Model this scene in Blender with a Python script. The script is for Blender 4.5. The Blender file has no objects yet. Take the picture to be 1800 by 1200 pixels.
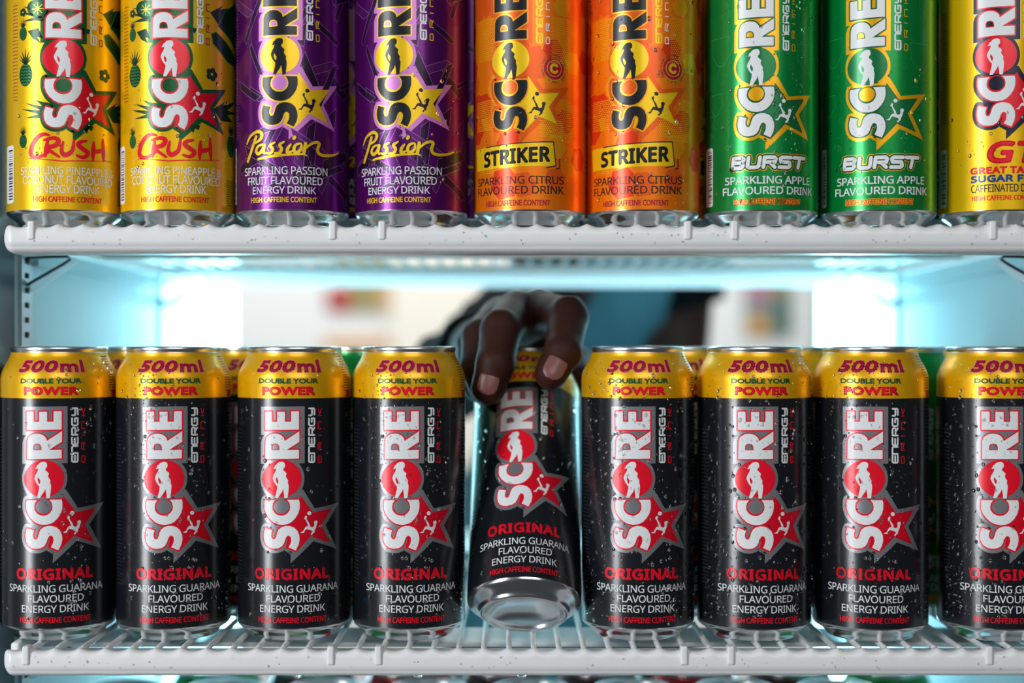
import bpy, bmesh, math, random, os
import numpy as np
from mathutils import Vector, Matrix, noise
from mathutils.geometry import tessellate_polygon

# ------------------------------------------------------------------ camera, world, lights
C = bpy.context.scene.collection
SC = bpy.context.scene
CZ = 1.25                                   # height of the lens above the shop floor (m)
def W(x, d, z):                             # millimetres beside / in front of / above the lens -> metres
    return Vector((x*.001, d*.001, CZ + z*.001))
cam = bpy.data.cameras.new('camera'); cam.lens = 50; cam.sensor_width = 36
cam.shift_y = 12/1800; cam.clip_start = .02; cam.clip_end = 60
cam.dof.use_dof = True; cam.dof.focus_distance = .806; cam.dof.aperture_fstop = 2.4
camo = bpy.data.objects.new('camera', cam); C.objects.link(camo)
camo.location = W(0, 0, 0); camo.rotation_euler = (math.pi/2, 0, 0)
SC.camera = camo
SC.view_settings.view_transform = 'Standard'; SC.view_settings.look = 'None'
SC.view_settings.exposure = -0.06; SC.view_settings.gamma = 1
w = bpy.data.worlds.new('world'); SC.world = w; w.use_nodes = True
w.node_tree.nodes['Background'].inputs[0].default_value = (.8, .88, 1, 1)
w.node_tree.nodes['Background'].inputs[1].default_value = .06

def area(name, loc, target, sx, sy, power, color):
    l = bpy.data.lights.new(name, 'AREA'); l.shape = 'RECTANGLE'; l.size = sx; l.size_y = sy
    l.energy = power; l.color = color
    o = bpy.data.objects.new(name, l); C.objects.link(o); o.location = loc
    o.rotation_euler = (Vector(target) - Vector(loc)).to_track_quat('-Z', 'Y').to_euler()
    return o
area('stockroom_window_light', (-1.75, -.75, CZ+.25), (0, .85, CZ), .5, 1.7, 46, (.93, .96, 1))
area('stockroom_ceiling_light', (.5, -1.6, CZ+1.15), (0, .85, CZ-.05), 1.6, 1.0, 21, (1, .97, .94))
area('shop_ceiling_light', (-.2, 2.75, CZ+1.2), (-.2, 3.0, CZ-1), 2.2, .9, 41, (1, .985, .96))

# ------------------------------------------------------------------ materials
def srgb(r, g, b):
    f = lambda c: (c/255/12.92) if c/255 <= .04045 else ((c/255+.055)/1.055)**2.4
    return (f(r), f(g), f(b), 1)
def mat(name, col, rough=.5, metal=0, coat=0, spec=.5, emit=None, es=0, trans=0, ior=1.45):
    m = bpy.data.materials.new(name); m.use_nodes = True
    b = m.node_tree.nodes['Principled BSDF']
    b.inputs['Base Color'].default_value = col; b.inputs['Roughness'].default_value = rough
    b.inputs['Metallic'].default_value = metal; b.inputs['Coat Weight'].default_value = coat
    b.inputs['Coat Roughness'].default_value = .12
    b.inputs['Specular IOR Level'].default_value = spec
    b.inputs['Transmission Weight'].default_value = trans; b.inputs['IOR'].default_value = ior
    if emit: b.inputs['Emission Color'].default_value = emit; b.inputs['Emission Strength'].default_value = es
    return m
def noisy(m, scale, amount, bump=0, detail=4, stretch=None):
    nt = m.node_tree; b = nt.nodes['Principled BSDF']
    tc = nt.nodes.new('ShaderNodeTexCoord'); n = nt.nodes.new('ShaderNodeTexNoise')
    n.inputs['Scale'].default_value = scale; n.inputs['Detail'].default_value = detail
    if stretch:
        mp = nt.nodes.new('ShaderNodeMapping'); mp.inputs['Scale'].default_value = stretch
        nt.links.new(tc.outputs['Object'], mp.inputs[0]); nt.links.new(mp.outputs[0], n.inputs['Vector'])
    else: nt.links.new(tc.outputs['Object'], n.inputs['Vector'])
    if amount:
        mx = nt.nodes.new('ShaderNodeMix'); mx.data_type = 'RGBA'
        c = b.inputs['Base Color'].default_value
        mx.inputs[6].default_value = c; mx.inputs[7].default_value = (c[0]*(1-amount), c[1]*(1-amount), c[2]*(1-amount), 1)
        nt.links.new(n.outputs['Fac'], mx.inputs[0]); nt.links.new(mx.outputs[2], b.inputs['Base Color'])
    if bump:
        bp = nt.nodes.new('ShaderNodeBump'); bp.inputs['Strength'].default_value = bump; bp.inputs['Distance'].default_value = .001
        nt.links.new(n.outputs['Fac'], bp.inputs['Height']); nt.links.new(bp.outputs[0], b.inputs['Normal'])
    return m
M = {}
def ink(name, col, metal=.25, rough=.3): M[name] = mat(name, col, rough, metal, .15)
ink('white', srgb(228, 232, 233), .0, .38); ink('red', srgb(236, 10, 40), .1, .3); ink('crimson', srgb(168, 8, 48), .1, .35)
ink('pink', srgb(240, 150, 150), .1); ink('grey', srgb(146, 148, 152), .5, .34); ink('green', srgb(20, 88, 50), .1)
ink('yellow', srgb(250, 205, 20), .35); ink('black', srgb(22, 24, 30), .2, .3); ink('blue', srgb(15, 70, 150), .2)
ink('navy', srgb(28, 30, 48), .2); ink('deepgreen', srgb(8, 88, 44), .3); ink('lilac', srgb(212, 130, 205), .2, .35)
ink('orange_ink', srgb(238, 95, 20), .4); ink('gold', srgb(242, 178, 10), .45); ink('palegreen', srgb(45, 165, 90), .35)
ink('violet', srgb(96, 30, 110), .55); ink('darkviolet', srgb(42, 12, 52), .4); ink('lavender', srgb(165, 110, 185), .5)
ink('pinegreen', srgb(16, 62, 34), .3); ink('logogreen', srgb(14, 116, 62), .4); ink('faint', srgb(50, 56, 62), .2); ink('redorange', srgb(232, 62, 20), .45)
ink('amber', srgb(250, 165, 20), .5); ink('starred', srgb(222, 6, 36), .15)
noisy(M['grey'], 4000, .25)
M['can_black'] = mat('can_black', srgb(12, 17, 23), .5, 0, 1)
M['can_yellow'] = mat('can_yellow', srgb(242, 182, 2), .34, .42, .2)
M['can_black'].node_tree.nodes['Principled BSDF'].inputs['Coat IOR'].default_value = 1.6
M['can_black'].node_tree.nodes['Principled BSDF'].inputs['Coat Roughness'].default_value = .22
M['can_black'].node_tree.nodes['Principled BSDF'].inputs['Specular IOR Level'].default_value = .1
M['can_pineapple'] = mat('can_pineapple', srgb(242, 192, 2), .34, .45, .2)
M['can_purple'] = mat('can_purple', srgb(96, 14, 108), .28, .6, .2)
M['can_orange'] = mat('can_orange', srgb(252, 128, 6), .32, .45, .2)
M['can_green'] = mat('can_green', srgb(0, 142, 62), .3, .5, .2)
M['can_red'] = mat('can_red', srgb(190, 14, 24), .3, .5, .2)
M['can_brown'] = mat('can_brown', srgb(70, 30, 26), .3, .5, .2)
M['aluminium'] = mat('aluminium', (.78, .79, .8, 1), .2, 1)
M['lid_metal'] = mat('lid_metal', (.72, .73, .74, 1), .28, 1)
M['plastic'] = noisy(mat('coated_wire', srgb(236, 238, 238), .38, 0, .15), 60, .06, .08)
M['liner'] = noisy(mat('fridge_liner', srgb(180, 210, 218), .32, .1), 25, .08, .05)
M['clear_plastic'] = _m = mat('clear_plastic', (.9, .95, 1, 1), .5); _nt = _m.node_tree
_tr = _nt.nodes.new('ShaderNodeBsdfTranslucent'); _tr.inputs[0].default_value = (.95, .98, 1, 1); _mx = _nt.nodes.new('ShaderNodeMixShader'); _mx.inputs[0].default_value = .7
_nt.links.new(_nt.nodes['Principled BSDF'].outputs[0], _mx.inputs[1]); _nt.links.new(_tr.outputs[0], _mx.inputs[2]); _nt.links.new(_mx.outputs[0], _nt.nodes['Material Output'].inputs[0])
M['steel'] = mat('steel', (.5, .52, .54, 1), .3, 1)
M['dark_metal'] = mat('dark_metal', (.03, .035, .04, 1), .3, .6)
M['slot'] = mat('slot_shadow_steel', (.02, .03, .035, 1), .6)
M['edge'] = mat('shaded_edge', srgb(26, 56, 68), .35)  # shade on the near cooler wall, put into a darker base colour
M['gasket'] = mat('gasket', srgb(70, 140, 150), .6)
M['lamp'] = mat('lamp_lens', (.9, .97, 1, 1), .4, emit=(.34, .84, 1, 1), es=16.0)
M['glow_soft'] = mat('added_glow', (.9, .97, 1, 1), .4, emit=(.48, .86, 1, 1), es=1.1)  # emission for the strip added to brighten the shelf underside
M['water'] = mat('water', (1, 1, 1, 1), .02, trans=1, ior=1.33)
M['skin'] = mat('skin', srgb(58, 29, 21), .55, 0, 0, spec=.22)
M['nail'] = mat('nail', srgb(122, 78, 74), .38, 0, .1)
M['shirt'] = noisy(mat('teal_cloth', srgb(78, 118, 130), .9, spec=.2), 14, .55)  # darker blotches paint in the shade of cloth folds
M['blackcloth'] = noisy(mat('black_cloth', srgb(9, 11, 15), .9, spec=.15), 900, .3)
M['trousers'] = mat('trousers', srgb(40, 44, 60), .85)
M['hair'] = noisy(mat('hair', srgb(16, 13, 12), .7), 300, .4, .6)
M['wallpaint'] = noisy(mat('wall_paint', srgb(230, 234, 234), .8), 3, .04)
M['floor'] = noisy(mat('floor_tile', srgb(150, 148, 142), .4), 6, .15)
M['ceil'] = mat('ceiling_paint', srgb(235, 235, 232), .8)
for nm, c in (('p_red', (170, 40, 45)), ('p_yellow', (226, 160, 40)), ('p_beige', (205, 165, 125)), ('p_green', (80, 110, 100)),
              ('p_pink', (190, 120, 150)), ('p_cream', (236, 232, 220)), ('p_grey', (120, 134, 134)), ('p_olive', (150, 140, 90))):
    M[nm] = mat(nm, srgb(*c), .6)

# ------------------------------------------------------------------ object helpers
def tag(o, label, cat, group=None, kind=None):
    if label: o['label'] = label
    if cat: o['category'] = cat
    if group: o['group'] = group
    if kind: o['kind'] = kind
    return o
def empty(name, loc=(0, 0, 0)):
    o = bpy.data.objects.new(name, None); o.empty_display_size = .02; C.objects.link(o); o.location = loc; return o
def link(name, me, parent=None, loc=None):
    o = bpy.data.objects.new(name, me); C.objects.link(o)
    if parent: o.parent = parent
    if loc is not None: o.location = loc
    return o
def mesh(name, vs, fs, mats, mi=None, smooth=True):
    me = bpy.data.meshes.new(name); me.from_pydata([tuple(v) for v in vs], [], fs)
    for m in (mats if isinstance(mats, (list, tuple)) else [mats]): me.materials.append(m)
    if mi is not None: me.polygons.foreach_set('material_index', mi)
    me.polygons.foreach_set('use_smooth', [smooth]*len(me.polygons)); me.update(); return me
def copy_tree(o, parent=None):
    c = o.copy(); C.objects.link(c); c.parent = parent
    for ch in list(o.children): copy_tree(ch, c)
    return c
class MB:
    def __init__(s): s.v = []; s.f = []
    def box(s, x0, x1, y0, y1, z0, z1):
        b = len(s.v); s.v += [(x, y, z) for x in (x0, x1) for y in (y0, y1) for z in (z0, z1)]
        s.f += [tuple(b+i for i in q) for q in ((0,1,3,2), (4,6,7,5), (0,4,5,1), (2,3,7,6), (0,2,6,4), (1,5,7,3))]
        return s
    def tube(s, pts, r, n=10, closed=False):
        pts = [Vector(p) for p in pts]; b = len(s.v); N = len(pts)
        rr = r if isinstance(r, (list, tuple)) else [r]*N
        up = None
        for i, p in enumerate(pts):
            a = pts[i-1] if (i or closed) else p; c = pts[(i+1) % N] if (i < N-1 or closed) else p
            t = (c-a).normalized()
            if up is None: up = t.orthogonal().normalized()
            up = (up - t*up.dot(t)).normalized(); q = t.cross(up)
            for k in range(n):
                an = 2*math.pi*k/n; s.v.append(tuple(p + (up*math.cos(an)+q*math.sin(an))*rr[i]))
        for i in range(N if closed else N-1):
            for k in range(n):
                j = (i+1) % N
                s.f.append((b+i*n+k, b+i*n+(k+1) % n, b+j*n+(k+1) % n, b+j*n+k))
        if not closed: s.f += [tuple(b+k for k in range(n))[::-1], tuple(b+(N-1)*n+k for k in range(n))]
        return s
    def build(s, name, m, parent=None, smooth=False, loc=None, bevel=0):
        me = mesh(name, s.v, s.f, m, smooth=smooth)
        bm = bmesh.new(); bm.from_mesh(me); bmesh.ops.recalc_face_normals(bm, faces=bm.faces)
        bm.to_mesh(me); bm.free()
        o = link(name, me, parent, loc)
        if bevel:
            md = o.modifiers.new('b', 'BEVEL'); md.width = bevel; md.segments = 3; md.limit_method = 'ANGLE'
            me.polygons.foreach_set('use_smooth', [True]*len(me.polygons)); wn = o.modifiers.new('w', 'WEIGHTED_NORMAL')
        return o
ART={"E":[[-17.37,131.18],[-13.01,131.27],[-13.01,125.44],[-9.89,125.49],[-9.89,131.13],[-5.47,131.17],[-5.47,125.54],[-1.93,125.56],[-1.93,131.38],[2.38,131.38],[2.38,121.06],[-17.37,120.81]],"R":[[-17.15,104.4],[2.38,104.74],[2.38,109.61],[-4.48,109.6],[2.57,114.12],[2.57,120.12],[-5.59,114.65],[-5.86,115.97],[-6.46,116.9],[-7.66,117.93],[-9.07,118.55],[-10.92,118.78],[-13.01,118.59],[-14.81,117.86],[-16.26,116.5],[-17.01,114.41]],"Rh":[[-13.01,109.63],[-13.01,111.51],[-12.67,112.35],[-11.96,112.85],[-10.92,112.99],[-9.89,112.79],[-9.2,112.16],[-8.87,111.23],[-8.79,109.72]],"box":[[-20.06,133.96],[5.61,134.18],[5.61,101.96],[-20.25,101.52],[-20.16,113.54],[-19.21,116.22],[-17.6,117.86],[-20.06,117.89]],"O":[[3.83,93.41],[3.74,92.04],[3.45,90.7],[2.99,89.4],[2.36,88.17],[1.56,87.03],[0.62,86.0],[-0.46,85.1],[-1.65,84.33],[-2.94,83.71],[-4.3,83.26],[-5.72,82.97],[-7.18,82.85],[-8.65,82.9],[-10.11,83.12],[-11.55,83.52],[-12.92,84.08],[-14.22,84.79],[-15.42,85.65],[-16.48,86.64],[-17.4,87.74],[-18.13,88.94],[-18.68,90.23],[-19.01,91.57],[-19.12,92.94],[-19.01,94.33],[-18.68,95.7],[-18.13,97.03],[-17.4,98.31],[-16.48,99.49],[-15.42,100.57],[-14.22,101.52],[-12.92,102.33],[-11.55,102.98],[-10.11,103.46],[-8.65,103.76],[-7.18,103.88],[-5.72,103.81],[-4.3,103.56],[-2.94,103.13],[-1.65,102.53],[-0.46,101.77],[0.62,100.86],[1.56,99.83],[2.36,98.68],[2.99,97.44],[3.45,96.14],[3.74,94.79]],"Og":[[6.12,93.38],[6.01,91.77],[5.68,90.18],[5.13,88.66],[4.37,87.21],[3.43,85.88],[2.31,84.67],[1.04,83.61],[-0.36,82.71],[-1.88,81.99],[-3.48,81.45],[-5.15,81.11],[-6.86,80.98],[-8.59,81.04],[-10.32,81.3],[-12.01,81.76],[-13.65,82.42],[-15.19,83.25],[-16.63,84.26],[-17.91,85.42],[-19.02,86.71],[-19.92,88.13],[-20.58,89.64],[-20.99,91.21],[-21.12,92.84],[-20.99,94.47],[-20.58,96.09],[-19.92,97.67],[-19.02,99.18],[-17.91,100.58],[-16.63,101.86],[-15.19,102.98],[-13.65,103.94],[-12.01,104.71],[-10.32,105.27],[-8.59,105.62],[-6.86,105.76],[-5.15,105.68],[-3.48,105.38],[-1.88,104.87],[-0.36,104.16],[1.04,103.26],[2.31,102.18],[3.43,100.96],[4.37,99.6],[5.13,98.14],[5.68,96.6],[6.01,95.0]],"woman":[[-6.75,102.9],[-5.74,102.36],[-5.41,101.07],[-5.58,99.78],[-6.42,99.14],[-6.25,98.01],[-4.91,96.89],[-4.5,95.93],[-4.91,94.96],[-4.74,94.16],[-4.24,93.35],[-3.63,92.39],[-3.83,91.1],[-3.3,89.49],[-3.4,87.24],[-3.73,84.35],[-3.97,82.42],[-5.74,82.26],[-5.91,84.35],[-6.25,86.6],[-6.48,87.62],[-7.09,85.95],[-8.26,84.33],[-9.45,82.38],[-11.15,82.51],[-10.47,84.94],[-9.96,87.2],[-9.79,88.81],[-10.81,90.08],[-11.66,91.35],[-12.52,93.43],[-12.18,94.88],[-11.32,96.51],[-10.64,97.81],[-10.3,99.26],[-11.32,98.83],[-12.18,99.07],[-11.15,99.73],[-11.66,100.04],[-10.81,100.48],[-11.32,100.6],[-10.3,101.29],[-9.62,102.17],[-8.6,102.72]],"arm":[[-10.47,94.43],[-9.79,93.32],[-9.11,92.2],[-9.28,90.75],[-9.79,90.26],[-10.47,91.7],[-10.81,92.98]],"C":[[-17.37,80.95],[-17.6,79.24],[-17.6,76.22],[-16.7,73.63],[-14.94,71.09],[-12.59,68.94],[-10.09,67.73],[-7.06,67.26],[-4.09,67.7],[-1.73,68.85],[0.42,71.11],[1.99,73.73],[2.77,76.72],[2.77,79.73],[2.38,81.42],[-4.16,81.4],[-2.91,79.72],[-2.44,77.48],[-2.71,75.6],[-3.89,73.9],[-5.59,72.74],[-7.46,72.4],[-9.48,72.75],[-11.33,73.89],[-12.46,75.53],[-12.71,77.22],[-12.29,79.49],[-11.0,81.23]],"dot":[[-3.1,77.58],[-3.17,76.88],[-3.36,76.21],[-3.67,75.57],[-4.09,74.99],[-4.61,74.49],[-5.21,74.07],[-5.88,73.77],[-6.6,73.57],[-7.34,73.49],[-8.09,73.53],[-8.82,73.69],[-9.5,73.97],[-10.13,74.35],[-10.67,74.82],[-11.11,75.38],[-11.44,76.0],[-11.64,76.67],[-11.71,77.37],[-11.64,78.07],[-11.44,78.76],[-11.11,79.4],[-10.67,80.0],[-10.13,80.51],[-9.5,80.93],[-8.82,81.25],[-8.09,81.45],[-7.34,81.53],[-6.6,81.48],[-5.88,81.32],[-5.21,81.03],[-4.61,80.64],[-4.09,80.15],[-3.67,79.58],[-3.36,78.95],[-3.17,78.28]],"dotr":[[-2.36,77.29],[-2.43,76.45],[-2.66,75.64],[-3.03,74.88],[-3.53,74.19],[-4.15,73.59],[-4.87,73.1],[-5.67,72.73],[-6.53,72.49],[-7.42,72.4],[-8.31,72.45],[-9.19,72.64],[-10.01,72.96],[-10.76,73.42],[-11.42,73.99],[-11.95,74.65],[-12.35,75.4],[-12.59,76.2],[-12.67,77.03],[-12.59,77.87],[-12.35,78.69],[-11.95,79.47],[-11.42,80.18],[-10.76,80.79],[-10.01,81.3],[-9.19,81.68],[-8.31,81.92],[-7.42,82.01],[-6.53,81.96],[-5.67,81.76],[-4.87,81.42],[-4.15,80.95],[-3.53,80.37],[-3.03,79.69],[-2.66,78.93],[-2.43,78.12]],"S":[[-17.12,65.31],[-12.68,64.05],[-13.32,62.32],[-13.4,60.62],[-12.85,59.33],[-11.72,58.9],[-10.89,59.54],[-10.27,61.14],[-9.94,62.66],[-9.05,64.57],[-7.43,65.94],[-5.04,66.63],[-2.68,66.52],[-0.33,65.67],[1.43,63.98],[2.52,61.34],[2.72,58.71],[2.21,56.09],[1.23,54.03],[0.64,52.72],[-3.35,54.58],[-2.37,56.46],[-1.9,58.34],[-2.09,60.22],[-3.07,61.18],[-4.18,61.06],[-5.16,59.42],[-5.84,57.16],[-7.03,55.25],[-9.05,54.05],[-11.51,53.72],[-14.04,54.07],[-16.45,55.55],[-17.71,57.72],[-18.16,60.34],[-18.02,62.61]],"star":[[3.39,83.29],[10.19,73.74],[21.97,75.19],[15.25,66.36],[20.75,56.18],[8.96,60.71],[0.64,51.9],[-5.04,54.36],[-4.25,57.19],[-2.68,68.47],[1.23,75.98]],"starg":[[1.23,87.24],[4.76,87.02],[11.42,76.14],[28.48,78.3],[18.16,66.19],[26.45,51.87],[10.6,57.56],[-2.29,45.51],[-2.21,50.65],[-5.64,52.65],[-4.25,68.45]],"ball":[[9.45,73.5],[9.33,73.02],[8.99,72.64],[8.5,72.43],[7.96,72.45],[7.48,72.68],[7.15,73.08],[7.03,73.57],[7.15,74.06],[7.48,74.44],[7.96,74.65],[8.5,74.63],[8.99,74.4],[9.33,74.0]],"kick":[[6.55,72.35],[5.75,71.8],[5.36,70.68],[6.15,69.91],[7.15,67.64],[7.63,66.12],[6.35,66.15],[5.48,65.05],[4.76,63.56],[2.99,62.65],[4.37,62.44],[5.16,62.61],[5.75,63.92],[6.55,64.65],[7.95,64.23],[9.37,63.81],[10.19,63.03],[8.96,61.57],[9.78,61.09],[10.39,62.08],[11.22,62.42],[11.42,63.73],[12.26,65.2],[12.68,67.06],[13.23,68.16],[12.68,69.13],[11.42,68.99],[10.89,68.26],[11.22,67.12],[10.8,65.82],[9.78,65.49],[8.76,66.09],[8.35,67.6],[7.35,69.13],[6.67,70.28],[6.83,71.4]],"energy":[[[8.08,106.66],[8.08,103.02],[8.52,102.52],[10.82,102.46],[11.27,102.95],[11.27,106.59]],[[9.67,102.49],[9.67,106.21]],[[11.27,107.42],[8.08,107.48],[8.08,110.87],[8.56,111.46],[11.27,111.4]],[[8.08,116.42],[8.08,112.85],[8.52,112.36],[10.82,112.31],[11.27,112.79],[11.27,116.37]],[[9.67,112.34],[9.67,115.99]],[[11.27,117.83],[8.08,117.89],[8.08,121.34],[8.56,121.94],[9.51,121.93],[9.92,121.51],[9.92,118.67]],[[9.92,119.89],[11.27,121.9]],[[8.08,127.32],[8.08,123.81],[8.56,123.18],[10.79,123.15],[11.27,123.76],[11.27,127.27],[9.67,127.3],[9.67,125.23]],[[8.08,128.97],[9.51,128.95],[9.82,129.35],[9.82,132.93]],[[8.08,132.95],[10.88,132.92],[11.27,132.44],[11.27,129.33]]],"drink":[[[15.44,102.09],[13.54,102.16],[13.54,105.23],[13.82,105.76],[15.15,105.72],[15.44,105.17],[15.44,102.09]],[[15.44,109.48],[13.54,109.54],[13.54,112.87],[13.82,113.45],[14.39,113.43],[14.64,113.03],[14.64,110.29]],[[14.64,111.46],[15.44,113.4]],[[15.44,117.47],[13.54,117.52]],[[15.44,121.31],[13.54,121.36],[13.54,124.69],[13.82,125.27],[15.44,125.23]],[[15.44,128.7],[13.54,128.74]],[[13.54,132.65],[14.48,129.5],[15.44,132.62]]],"crush":[[[-15.19,50.41],[-18.02,51.04],[-21.4,49.7],[-24.72,45.67],[-26.24,40.7],[-24.27,38.25],[-20.71,38.21],[-15.69,40.73]],[[-16.08,47.07],[-17.37,38.34]],[[-18.02,47.65],[-12.69,48.93],[-9.9,47.47],[-11.71,44.61],[-16.08,43.01],[-9.54,38.22]],[[-7.51,46.73],[-8.34,42.24],[-7.16,39.52],[-4.56,40.16],[-2.45,42.62],[-1.63,47.8]],[[5.49,48.17],[2.26,47.4],[0.72,45.57],[3.45,43.38],[6.33,41.21],[3.68,38.65],[-0.1,39.48]],[[9.8,47.8],[9.29,37.95]],[[15.84,50.12],[16.4,37.7]],[[9.04,41.89],[16.68,44.07]]],"crushu":[[[-27.35,37.61],[-8.1,35.93],[22.69,37.99]]],"pine":[[[-29.85,87.8],8.8],[[-31.63,49.22],5.2],[[-31.63,110.11],5.2],[[34.29,50.74],9]],"flower":[[[17.1,86.84],4.2],[[-31.63,120.62],2.6]],"palm":[[[-17.37,68.85],[-23.54,70.76],[-18.68,66.69],[-29.85,68.98],[-20.02,64.54],[-32.57,65.68],[-21.4,62.39],[-29.85,60.43],[-19.35,60.18],[-15.44,59.68]],[[17.81,67.07],[27.61,72.78],[25.4,70.2],[42.67,75.39],[29.61,67.91],[42.67,68.18],[29.61,65.05],[37.23,62.12],[24.01,60.91]],[[1.31,52.56],[3.68,54.87],[5.49,52.11],[6.7,54.98],[8.55,53.94],[9.8,56.83],[4.88,57.16]]],"melon":[[[16.68,110.02],[20.02,111.6],[42.67,99.57],[42.67,94.92],[29.61,95.99],[17.81,104.49]],[[21.57,115.23],[27.61,125.39],[42.67,133.29],[42.67,104.22]]],"lime":[[[-15.06,121.18],[-15.27,119.8],[-15.88,118.55],[-16.85,117.52],[-18.15,116.79],[-19.69,116.41],[-21.4,116.43],[-23.16,116.85],[-24.87,117.63],[-26.39,118.72],[-27.6,120.04],[-28.39,121.49],[-28.66,122.95],[-28.39,124.32],[-27.6,125.51],[-26.39,126.44],[-24.87,127.07],[-23.16,127.36],[-21.4,127.31],[-19.69,126.91],[-18.15,126.19],[-16.85,125.19],[-15.88,123.97],[-15.27,122.6]],[[-16.59,121.33],[-16.75,120.29],[-17.21,119.35],[-17.96,118.59],[-18.95,118.05],[-20.12,117.77],[-21.4,117.79],[-22.71,118.1],[-23.97,118.68],[-25.09,119.49],[-25.96,120.47],[-26.52,121.54],[-26.71,122.63],[-26.52,123.66],[-25.96,124.56],[-25.09,125.27],[-23.97,125.76],[-22.71,125.99],[-21.4,125.95],[-20.12,125.65],[-18.95,125.1],[-17.96,124.34],[-17.21,123.42],[-16.75,122.39]],[[-28.16,109.77],[-21.4,111.11],[-18.68,105.14],[-22.1,106.09],[-20.02,102.46],[-25.02,105.33]]],"passion":[[[-22.08,50.21],[-25.19,43.11],[-28.61,36.61]],[[-29.35,46.62],[-26.52,50.65],[-20.9,53.05],[-18.08,51.23],[-19.47,48.17],[-24.55,45.89]],[[-16.99,45.49],[-20.32,44.83],[-22.08,42.26],[-20.61,40.32],[-17.8,42.15],[-16.45,45.22],[-16.99,40.96],[-14.87,40.6]],[[-10.07,46.45],[-12.82,44.78],[-11.31,42.67],[-12.56,40.47],[-14.87,40.37]],[[-4.77,46.73],[-7.4,44.99],[-6.2,42.71],[-7.4,40.49],[-10.32,40.37]],[[-1.01,45.33],[-2.88,42.64],[-2.65,40.39],[-0.3,41.5]],[[0.64,48.7],[1.11,49.38]],[[4.4,46.04],[1.58,44.88],[0.64,42.17],[2.04,40.61],[4.64,42.67],[4.88,45.6]],[[7.26,46.12],[6.3,40.91]],[[6.54,42.49],[10.18,45.77],[13.69,47.08],[15.51,46.29],[14.46,43.29],[15.24,40.85],[18.75,39.95],[24.69,40.67],[29.89,42.56]]],"passu":[[[-21.19,36.96],[-11.81,38.4],[-2.18,39.48],[6.3,40.0],[7.74,39.15]],[[-20.9,37.62],[-9.34,39.2],[6.78,39.79]]],"strbox":[[-35.55,44.53],[18.26,46.66],[19.17,33.27],[-34.03,31.99]],"strbr":[[[-24.18,44.89],[17.87,47.09],[19.43,33.62],[13.86,32.23]],[[21.84,37.4],[21.84,32.3],[19.56,31.82]]],"badge":[18.52,88.6]}
TXT={"original":[["ORIGINAL",-24.38,20.59,35.96,42.57,"red",0.45],["SPARKLING GUARANA",-30.16,27.33,28.92,33.11,"white",0.03],["FLAVOURED",-16.37,14.74,23.28,27.46,"white",0.03],["ENERGY DRINK",-20.55,17.92,17.49,21.67,"white",0.03],["HIGH CAFFEINE CONTENT",-21.71,19.01,11.66,14.99,"red",0.09]],"volume":[["500",-24.07,-0.5,153.4,160.26,"crimson",0.5],["ml",1.58,15.85,153.41,160.45,"crimson",0.5],["DOUBLE YOUR",-21.45,13.44,147.09,150.01,"green",0.18],["POWER",-19.19,11.71,140.3,145.41,"red",0.45]],"crush":[["SPARKLING PINEAPPLE &",-33.15,24.01,28.33,32.83,"white",0.03],["COCONUT FLAVOURED",-31.63,22.69,23.04,27.77,"white",0.03],["ENERGY DRINK",-21.4,13.28,17.86,22.48,"white",0.03],["HIGH CAFFEINE CONTENT",-24.72,15.29,12.8,15.95,"red",0.09]],"passion":[["SPARKLING PASSION",-31.28,20.88,28.35,32.86,"white",0.03],["FRUIT FLAVOURED",-28.43,17.65,22.73,27.23,"white",0.03],["ENERGY DRINK",-24.55,13.43,17.45,21.61,"white",0.03],["HIGH CAFFEINE CONTENT",-25.85,14.08,12.61,15.65,"yellow",0.09]],"striker":[["STRIKER",-26.02,15.72,33.27,42.29,"black",0.55,0,0.055],["SPARKLING CITRUS",-32.65,24.65,23.09,27.59,"black",0.03],["FLAVOURED DRINK",-32.65,24.65,17.45,21.96,"black",0.03],["HIGH CAFFEINE CONTENT",-24.18,15.72,10.73,13.99,"crimson",0.09]],"burst":[["BURST",-22.9,23.57,31.4,39.28,"white",1.8],["SPARKLING APPLE",-26.46,27.42,23.06,27.56,"white",0.1],["FLAVOURED DRINK",-27.97,29.62,17.09,21.6,"white",0.1],["HIGH CAFFEINE CONTENT",-20.21,19.38,11.46,14.62,"red",0.09]],"gt":[["GT",-13.84,14.7,34.61,47.56,"red",0.9,0.25],["GREAT TASTE",-21.92,18.58,28.93,33.09,"red",0.34],["SUGAR FREE",-21.66,19.74,24.21,28.37,"blue",0.34],["CAFFEINATED DRINK",-21.53,18.58,18.57,23.07,"navy",0.05],["HIGH CAFFEINE CONTENT",-21.01,16.2,13.94,16.76,"red",0.09]]}
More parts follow.
